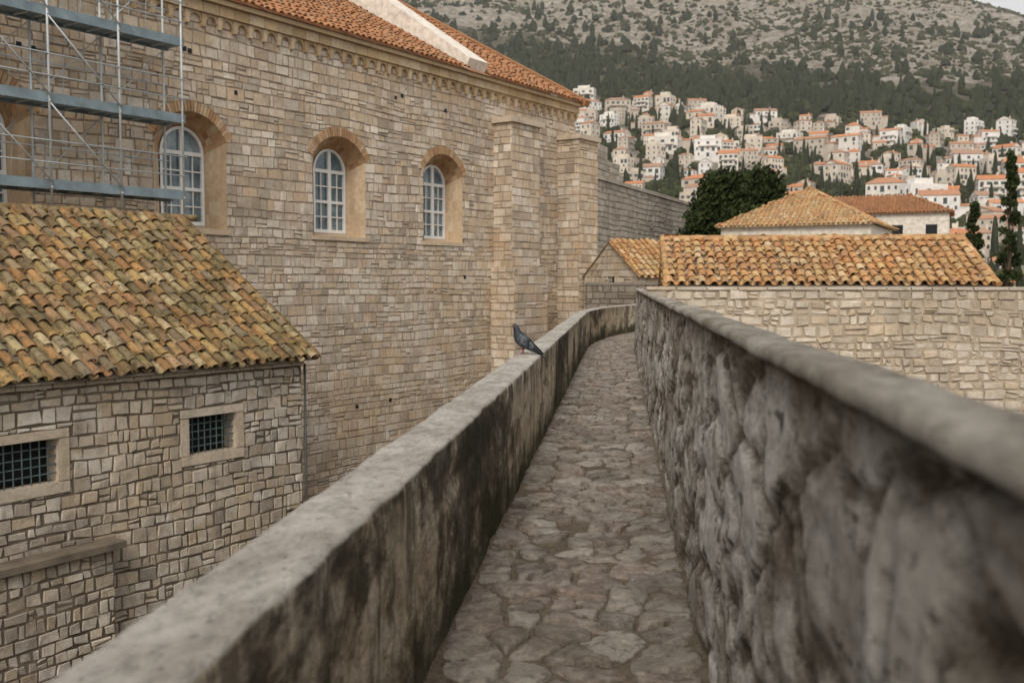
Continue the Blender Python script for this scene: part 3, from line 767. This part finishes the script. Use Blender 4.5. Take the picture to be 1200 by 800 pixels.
while k<3100 and tr<60000:
    tr+=1
    d=random.uniform(390,900); X=random.uniform(-.2,.62)*d
    x=X*.9942-d*.1073; y=X*.1073+d*.9942; z=terr(x,y); q,qt,qu=masks(X,d,z); p_=X/d
    edge=(q-qt)/.008 if q<(qt+qu)/2 else (qu-q)/.024
    if mn.noise(Vector((X/26,d/26,12)))>.19: edge-=1.1
    if .41<p_<.5 and .160<q<.186: edge-=.8
    if edge<random.random() and not (edge>-2.6 and random.random()<.09): continue
    h=random.uniform(2.6,5.2)
    pts.append((x,y,z-1.)); scs.append((random.uniform(1.7,3.6),h)); k+=1
scatter('pine_forest',pts,scs,cone+rough,FM)
bush=[ico(1,s+20,.35) for s in range(4)]
pts=[];scs=[];k=0;tr=0
while k<8600 and tr<90000:
    tr+=1
    d=random.uniform(560,1060); X=random.uniform(-.2,.62)*d
    if mn.noise(Vector((X/28,d/28,2)))+mn.noise(Vector((X/90,d/90,6)))*.8-(d-800)*.0005<random.uniform(-.4,.4): continue
    x=X*.9942-d*.1073; y=X*.1073+d*.9942; r=random.choice([.7,.9,1.1,1.5,2.4])*random.uniform(.8,1.2)
    pts.append((x,y,terr(x,y)+.2)); scs.append((r,r*.8)); k+=1
scatter('hillside_scrub',pts,scs,bush,FS)

# ================================================================ TOWN
wallms=[]
for i,cc in enumerate([(.76,.72,.65),(.80,.78,.74),(.70,.63,.53),(.56,.50,.42),(.77,.74,.68)]): wallms.append(flat('house_plaster',cc,.9,.1,0,.14,.5))
roofm=[]
for i,cc in enumerate([(.56,.24,.12),(.48,.25,.15),(.60,.29,.15),(.42,.26,.18)]):
    m=M('hill_roof_tile',.85,.2); f=m.noise(m.pos(),1.5,5,.7); m.col(m.mix(.8,cc,m.ramp(f,[(.3,.65),(.7,1.25)]),'MULTIPLY')); roofm.append(m.m)
win=flat('house_window',(.06,.07,.08),.3,.5); shut=flat('green_shutter',(.10,.14,.11),.7,.2)
def hhouse(seed):
    r=random.Random(seed); mb=MB(); w=r.uniform(6.5,15); dp=r.uniform(6.5,9.5); st=r.choice([1,2,2,2,3]) if w<12 else r.choice([2,2,3]); h=st*2.9+.3
    fr=Frame((0,0,0),(1,0,0),(0,-1,0)); 
    mb.box(fr,-w/2,w/2,-9,h,-dp/2,dp/2,.5,0)
    for s_ in range(st):
        z=s_*2.9+.9
        n=max(2,int(w/r.choice([2.2,2.8,3.6])))
        for i in range(n):
            xc=-w/2+w*(i+.5)/n
            if r.random()<.12: continue
            if r.random()<.25: mb.box(fr,xc-.75,xc+.75,z-.8,z+1.35,dp/2,dp/2+.05,.5,2)
            else:
                mb.box(fr,xc-.45,xc+.45,z,z+1.35,dp/2,dp/2+.04,.5,2)
                if seed%3==0: mb.box(fr,xc-.85,xc-.47,z,z+1.35,dp/2,dp/2+.08,.5,3); mb.box(fr,xc+.47,xc+.85,z,z+1.35,dp/2,dp/2+.08,.5,3)
        if r.random()<.4:
            mb.box(fr,-w*.35,w*.35,z-1.05,z-.9,dp/2,dp/2+1.3,.5,0); mb.box(fr,-w*.35,w*.35,z-.9,z-.1,dp/2+1.2,dp/2+1.3,.5,0)
        for sgn in (-1,1):
            f2=Frame((0,0,0),(0,1,0),(sgn,0,0))
            for k in (-dp/4,dp/4): mb.box(f2,k-.45,k+.45,z,z+1.3,w/2,w/2+.04,.5,2)
    if r.random()<.5:
        sg=r.choice([-1,1]); ww=r.uniform(3,5); hw_=h*r.uniform(.4,.7)
        mb.box(fr,w/2 if sg>0 else -w/2-ww,w/2+ww if sg>0 else -w/2,-9,hw_,-dp/2+1,dp/2-1,.5,0)
        x0,x1=(w/2,w/2+ww+.3) if sg>0 else (-w/2-ww-.3,-w/2)
        mb.add([(x0,-dp/2+.7,hw_),(x1,-dp/2+.7,hw_),(x1,dp/2-.7,hw_),(x0,dp/2-.7,hw_),(x0,0,hw_+1.2),(x1,0,hw_+1.2)],[[0,1,5,4],[2,3,4,5],[1,2,5],[0,4,3]],.5,1)
    o=.35; W=w/2+o; D=dp/2+o; kind=r.random(); rh=r.uniform(1.6,2.4)
    e=[(-W,-D,h),(W,-D,h),(W,D,h),(-W,D,h)]
    if kind<.5:
        rg=max(.5,w/2-dp/2); mb.add(e+[(-rg,0,h+rh),(rg,0,h+rh)],[[0,1,5,4],[2,3,4,5],[1,2,5],[3,0,4],[3,2,1,0]],.5,1)
    elif kind<.84:
        mb.add(e+[(-W,0,h+rh),(W,0,h+rh)],[[0,1,5,4],[2,3,4,5],[3,2,1,0]],.5,1); mb.add([(-w/2,-dp/2,h),(-w/2,dp/2,h),(-w/2,0,h+rh*.9),(w/2,-dp/2,h),(w/2,dp/2,h),(w/2,0,h+rh*.9)],[[0,1,2],[3,4,5]],.5,0)
    else:
        mb.box(fr,-w/2,w/2,h,h+.7,-dp/2,dp/2-.02,.5,0); mb.box(fr,-w*.3,w*.2,h+.7,h+2.6,-dp/2+.5,dp/2-2,.5,0)
    mb.box(fr,w*.2,w*.2+.6,h+.4,h+rh+1.,-.3,.3,.5,0)
    me_o=mb.obj('hillside_house',[r.choice(wallms),r.choice(roofm),win,shut]); me=me_o.data; bpy.data.objects.remove(me_o)
    return me,max(w,dp)
var=[hhouse(100+i) for i in range(26)]
placed=[]; tries=0
def green(X,d): return mn.noise(Vector((X/30,d/32,21)))*.8+.55*mn.noise(Vector((X/12,d/14,31)))
while tries<18000 and len(placed)<350:
    tries+=1
    d=random.uniform(165,540); X=random.uniform(.02,.6)*d
    x=X*.9942-d*.1073; y=X*.1073+d*.9942; z=terr(x,y); q,qt,qu=masks(X,d,z)
    if q>qt-.003: continue
    if q>qt-.03 and random.random()<.5: continue
    if green(X,d)>.13: continue
    me,sz=random.choice(var); k=random.uniform(.5,.85)
    rr=(sz*k*.5+1.9)
    if any((X-a)**2+((d-b)*1.1)**2<(rr+c_)**2 for a,b,c_ in placed): continue
    placed.append((X,d,rr))
    o=bpy.data.objects.new('hillside_house',me)
    o.location=(x,y,z+random.uniform(-.8,1.)); o.rotation_euler=(0,0,random.gauss(-.3,.35)+ (random.random()<.25)*1.4)
    o.scale=(k,k,k*random.uniform(.9,1.1)); scene.collection.objects.link(o)
pts=[];scs=[];cy=[];cys=[]
for _ in range(5600):
    d=random.uniform(140,550); X=random.uniform(.02,.62)*d
    g_=green(X,d)
    if g_<.08 and random.random()<.55: continue
    if min(math.hypot(X-a,d-b)-c_ for a,b,c_ in placed)<-.4: continue
    x=X*.9942-d*.1073; y=X*.1073+d*.9942; z=terr(x,y)
    if random.random()<.18: cy.append((x,y,z-.5)); cys.append((random.uniform(.8,1.3),random.uniform(3.,5.5)))
    else:
        r=random.uniform(1.2,3.0); pts.append((x,y,z+r*.3)); scs.append((r,r*random.uniform(.7,1.1)))
FT=folmat('garden_foliage',[(.035,.046,.022),(.06,.07,.034),(.085,.09,.045)])
rough3=[ico(3,s+50,.2) for s in range(4)]
scatter('town_trees',pts,scs,rough3,FT); scatter('cypress_trees',cy,cys,[(np.stack([T[:,0]*.9,T[:,1]*.9,T[:,2]],1),F) for T,F in cone],FM)
mb=MB()
for _ in range(140):
    d=random.uniform(190,500); X=random.uniform(.05,.58)*d; w=random.uniform(12,35)
    if masks(X,d,terr(X*.9942-d*.1073,X*.1073+d*.9942))[0]>.165: continue
    for i in range(int(w/4)):
        Xa=X+i*4; a_=c2w(Xa,d); b_=c2w(Xa+4,d); za=terr(a_[0],a_[1]); zb=terr(b_[0],b_[1])
        mb.add([(a_[0],a_[1],za-2),(b_[0],b_[1],zb-2),(b_[0],b_[1],zb+1.),(a_[0],a_[1],za+1.),(a_[0]-.05,a_[1]+.5,za+1.),(b_[0]-.05,b_[1]+.5,zb+1.)],[[0,1,2,3],[3,2,5,4]],random.random())
mb.obj('terrace_walls',[MAT['rampart']])
# thin real air haze over the distant valley
bm=bmesh.new(); bmesh.ops.create_cube(bm,size=1.); me=bpy.data.meshes.new('haze'); bm.to_mesh(me); bm.free()
hz_=bpy.data.materials.new('air_haze'); hz_.use_nodes=True; hn=hz_.node_tree; hn.nodes.clear()
ho=hn.nodes.new('ShaderNodeOutputMaterial'); hv=hn.nodes.new('ShaderNodeVolumeScatter'); hv.inputs['Density'].default_value=.00018; hv.inputs['Color'].default_value=(.97,.97,.98,1); hv.inputs['Anisotropy'].default_value=.1
hn.links.new(hv.outputs[0],ho.inputs['Volume']); me.materials.append(hz_)
o=bpy.data.objects.new('haze',me); o.location=(150,770,150); o.scale=(1900,1260,520); scene.collection.objects.link(o)

# ================================================================ near trees
bark=flat('bark',(.10,.075,.05),.9,.1)
def tree(name,base,height,rad,nclump,leaves,leaf,mat,zlo=.25,seed=1,slim=1.):
    r=random.Random(seed); e=empty(name); mb=MB(); bx=Vector(base)
    prev=bx; k=7
    for i in range(k):
        q=bx+Vector((r.uniform(-.2,.2),r.uniform(-.2,.2),height*.85*(i+1)/k)); mb.tube(prev,q,.32*(1-i/k)+.04,.32*(1-(i+1)/k)+.04,seg=8); prev=q
    V=[];F=[];R=[]
    for c_ in range(nclump):
        f=r.uniform(zlo,1.); a=r.uniform(0,6.28); rr=rad*slim*(math.sin(min(1,(1.04-f)*1.5)*math.pi/2))*math.sqrt(r.uniform(.1,1))
        c=bx+Vector((math.cos(a)*rr,math.sin(a)*rr,height*f))
        s=bx+Vector((0,0,height*f*.8)); mb.tube(s,c,.07,.02,seg=5)
        cr=r.uniform(.5,1.05)*rad*.27; tone=r.random()
        for l in range(leaves):
            dv=Vector((r.gauss(0,1),r.gauss(0,1),r.gauss(0,.75))); dv.normalize(); p_=c+dv*cr*r.uniform(.35,1.08)
            n1=Vector((r.uniform(-1,1),r.uniform(-1,1),r.uniform(-1,1))).normalized(); n2=n1.orthogonal().normalized()*leaf*r.uniform(.5,1); n3=n1.cross(n2).normalized()*leaf*r.uniform(.4,.8)
            b=len(V); V+= [tuple(p_-n2),tuple(p_+n3*.6),tuple(p_+n2),tuple(p_-n3*.6)]; F.append([b,b+1,b+2,b+3]); R.append(min(1,max(0,tone*.6+r.random()*.4)))
    mb.obj('trunk',[bark],e); mkobj('foliage',V,F,mat,R,parent=e)
b=c2w(15.0,71,-9); tree('pine_tree',b,16.3,4.6,190,200,.28,FN,.3,3)
b=c2w(18.2,73,-9); tree('pine_tree.001',b,16.4,4.9,190,200,.28,FN,.3,5)
b=c2w(62.6,126,-9); tree('cypress_tree',b,25.,2.4,80,140,.3,FN,.15,8,.5)
b=c2w(60.,130,-9); tree('cypress_tree.001',b,19.,2.4,70,140,.3,FN,.15,9,.5)

# ================================================================ PIGEON
def pigeon(loc,heading):
    e=empty('pigeon'); 
    secs=[(-.155,.0,.020,.010),(-.125,.02,.03,.014),(-.09,.045,.036,.024),(-.05,.075,.05,.044),(-.01,.105,.058,.056),(.025,.138,.056,.056),(.045,.168,.045,.047),(.055,.195,.032,.034),(.062,.218,.026,.029),(.07,.237,.026,.028),(.083,.249,.022,.022),(.097,.249,.012,.012)]
    V=[];F=[];n=14
    for i,(x,z,w,h) in enumerate(secs):
        a=secs[max(0,i-1)];b_=secs[min(len(secs)-1,i+1)]; tx,tz=b_[0]-a[0],b_[1]-a[1]; l=math.hypot(tx,tz); tx/=l;tz/=l
        for k in range(n):
            t=2*math.pi*k/n; V.append((x-tz*math.sin(t)*h,math.cos(t)*w,z+tx*math.sin(t)*h))
    F=[[i*n+k,i*n+(k+1)%n,(i+1)*n+(k+1)%n,(i+1)*n+k] for i in range(len(secs)-1) for k in range(n)]+[list(range(n))[::-1],list(range((len(secs)-1)*n,len(secs)*n))]
    m=M('pigeon_feathers',.55,.3); oc=m.n('ShaderNodeTexCoord').outputs['Object']; sep=m.n('ShaderNodeSeparateXYZ',Vector=oc)
    f=m.noise(oc,60,3,.6); c=m.ramp(sep.outputs['Z'],[(.0,(.06,.07,.08)),(.14,(.04,.05,.062)),(.18,(.022,.045,.04)),(.205,(.03,.026,.045)),(.23,(.035,.042,.055))])
    m.col(m.mix(.7,c,m.ramp(f,[(.3,.6),(.7,1.4)]),'MULTIPLY'))
    mkobj('body',V,F,m.m,smooth=True,parent=e)
    mw=M('wing_feathers',.6,.25); oc=mw.n('ShaderNodeTexCoord').outputs['Object']
    n_=mw.noise(oc,55,4,.7); sp_=mw.n('ShaderNodeSeparateXYZ',Vector=oc).outputs['X']
    base=mw.ramp(n_,[(.38,(.025,.03,.036)),(.5,(.07,.08,.09)),(.62,(.15,.165,.18))])
    bars=mw.ramp(mw.maprange(sp_,-.18,.06),[(0.,(.25,.25,.25)),(.3,(.25,.25,.25)),(.34,(1,1,1)),(.42,(1,1,1)),(.46,(.25,.25,.25)),(.53,(.25,.25,.25)),(.58,(1,1,1))])
    mw.col(mw.mix(1.,base,bars,'MULTIPLY'))
    for sg in (-1,1):
        V=[];F=[];pr_=[(-.185,-.018,.006),(-.14,.01,.02),(-.09,.04,.032),(-.04,.078,.045),(.005,.108,.05),(.035,.135,.035),(.045,.15,.012)]
        for (x,z,h) in pr_:
            for k in range(8):
                t=-math.pi/2+math.pi*k/7
                V.append((x-.5*math.sin(t)*h,sg*(.019+ .047*min(1,h/.04)*max(0,math.cos(t))**.6),z+.012+math.sin(t)*h*.9))
        F=[[i*8+k,i*8+k+1,(i+1)*8+k+1,(i+1)*8+k] for i in range(len(pr_)-1) for k in range(7)]
        mkobj('wing',V,F,mw.m,smooth=True,parent=e)
    mb=MB()
    mb.add([(-.1,-.02,.045),(-.1,.02,.045),(-.21,.03,-.035),(-.21,-.03,-.035),(-.1,-.02,.025),(-.1,.02,.025),(-.206,.028,-.043),(-.206,-.028,-.043)],[[0,1,2,3],[7,6,5,4],[2,1,5,6],[0,3,7,4],[3,2,6,7]],.5,0)
    mb.obj('tail',[flat('tail_feathers',(.04,.045,.055),.7)],e)
    mb=MB(); mb.tube((.092,0,.248),(.12,0,.239),.006,.001,seg=8,m=0)
    for sg in (-1,1): mb.tube((.082,sg*.018,.252),(.082,sg*.0245,.252),.005,.004,seg=8,m=1)
    mb.obj('beak_and_eyes',[flat('beak',(.08,.075,.07)),flat('orange_eye',(.5,.15,.03))],e)
    mb=MB()
    for sg in (-1,1):
        mb.tube((.005,sg*.022,.07),(.0,sg*.022,.03),.012,.005,seg=8); mb.tube((.0,sg*.022,.03),(.008,sg*.022,.004),.004,.0035,seg=8)
        for a in (-.5,0,.5,math.pi): mb.tube((.008,sg*.022,.005),(.008+math.cos(a)*.026,sg*.022+math.sin(a)*.02,.002),.0035,.002,seg=6)
    mb.obj('legs',[flat('pink_legs',(.35,.1,.08))],e,smooth=True)
    e.location=loc; e.rotation_euler=(0,0,heading); e.scale=(1.15,1.15,1.15)
pigeon((-.985,10.2,HL+.006),math.radians(172))

# ================================================================ LIGHT, WORLD, CAMERA
w=bpy.data.worlds.new('World'); scene.world=w; w.use_nodes=True; nt=w.node_tree
bgn=nt.nodes['Background']; sky=nt.nodes.new('ShaderNodeTexSky'); sky.sky_type='NISHITA'; sky.sun_disc=False
sdir=Vector((-.10,-1.,.9)).normalized(); el=math.asin(sdir.z); az=math.atan2(sdir.x,sdir.y)
sky.sun_elevation=el; sky.sun_rotation=az; sky.dust_density=5; sky.air_density=1.0; sky.ozone_density=1
mx=nt.nodes.new('ShaderNodeMix'); mx.data_type='RGBA'; mx.inputs[0].default_value=.75
nt.links.new(sky.outputs[0],mx.inputs[6]); mx.inputs[7].default_value=(7.6,7.35,7.1,1)
nt.links.new(mx.outputs[2],bgn.inputs[0]); bgn.inputs[1].default_value=.13
L=bpy.data.lights.new('sun','SUN'); L.energy=1.5; L.angle=math.radians(20); L.color=(1,.93,.84)
lo=bpy.data.objects.new('sun',L); lo.rotation_euler=(-sdir).to_track_quat('-Z','Y').to_euler(); scene.collection.objects.link(lo)
cam=bpy.data.cameras.new('camera'); co=bpy.data.objects.new('camera',cam); scene.collection.objects.link(co)
cam.lens=35; cam.sensor_width=36; cam.clip_start=.05; cam.clip_end=6000
yaw=math.radians(6.16); pitch=math.radians(3.43)
co.location=(0,0,E); co.rotation_euler=(math.radians(90)-pitch,0,yaw)
cam.dof.use_dof=True; cam.dof.focus_distance=10.0; cam.dof.aperture_fstop=2.8
scene.camera=co
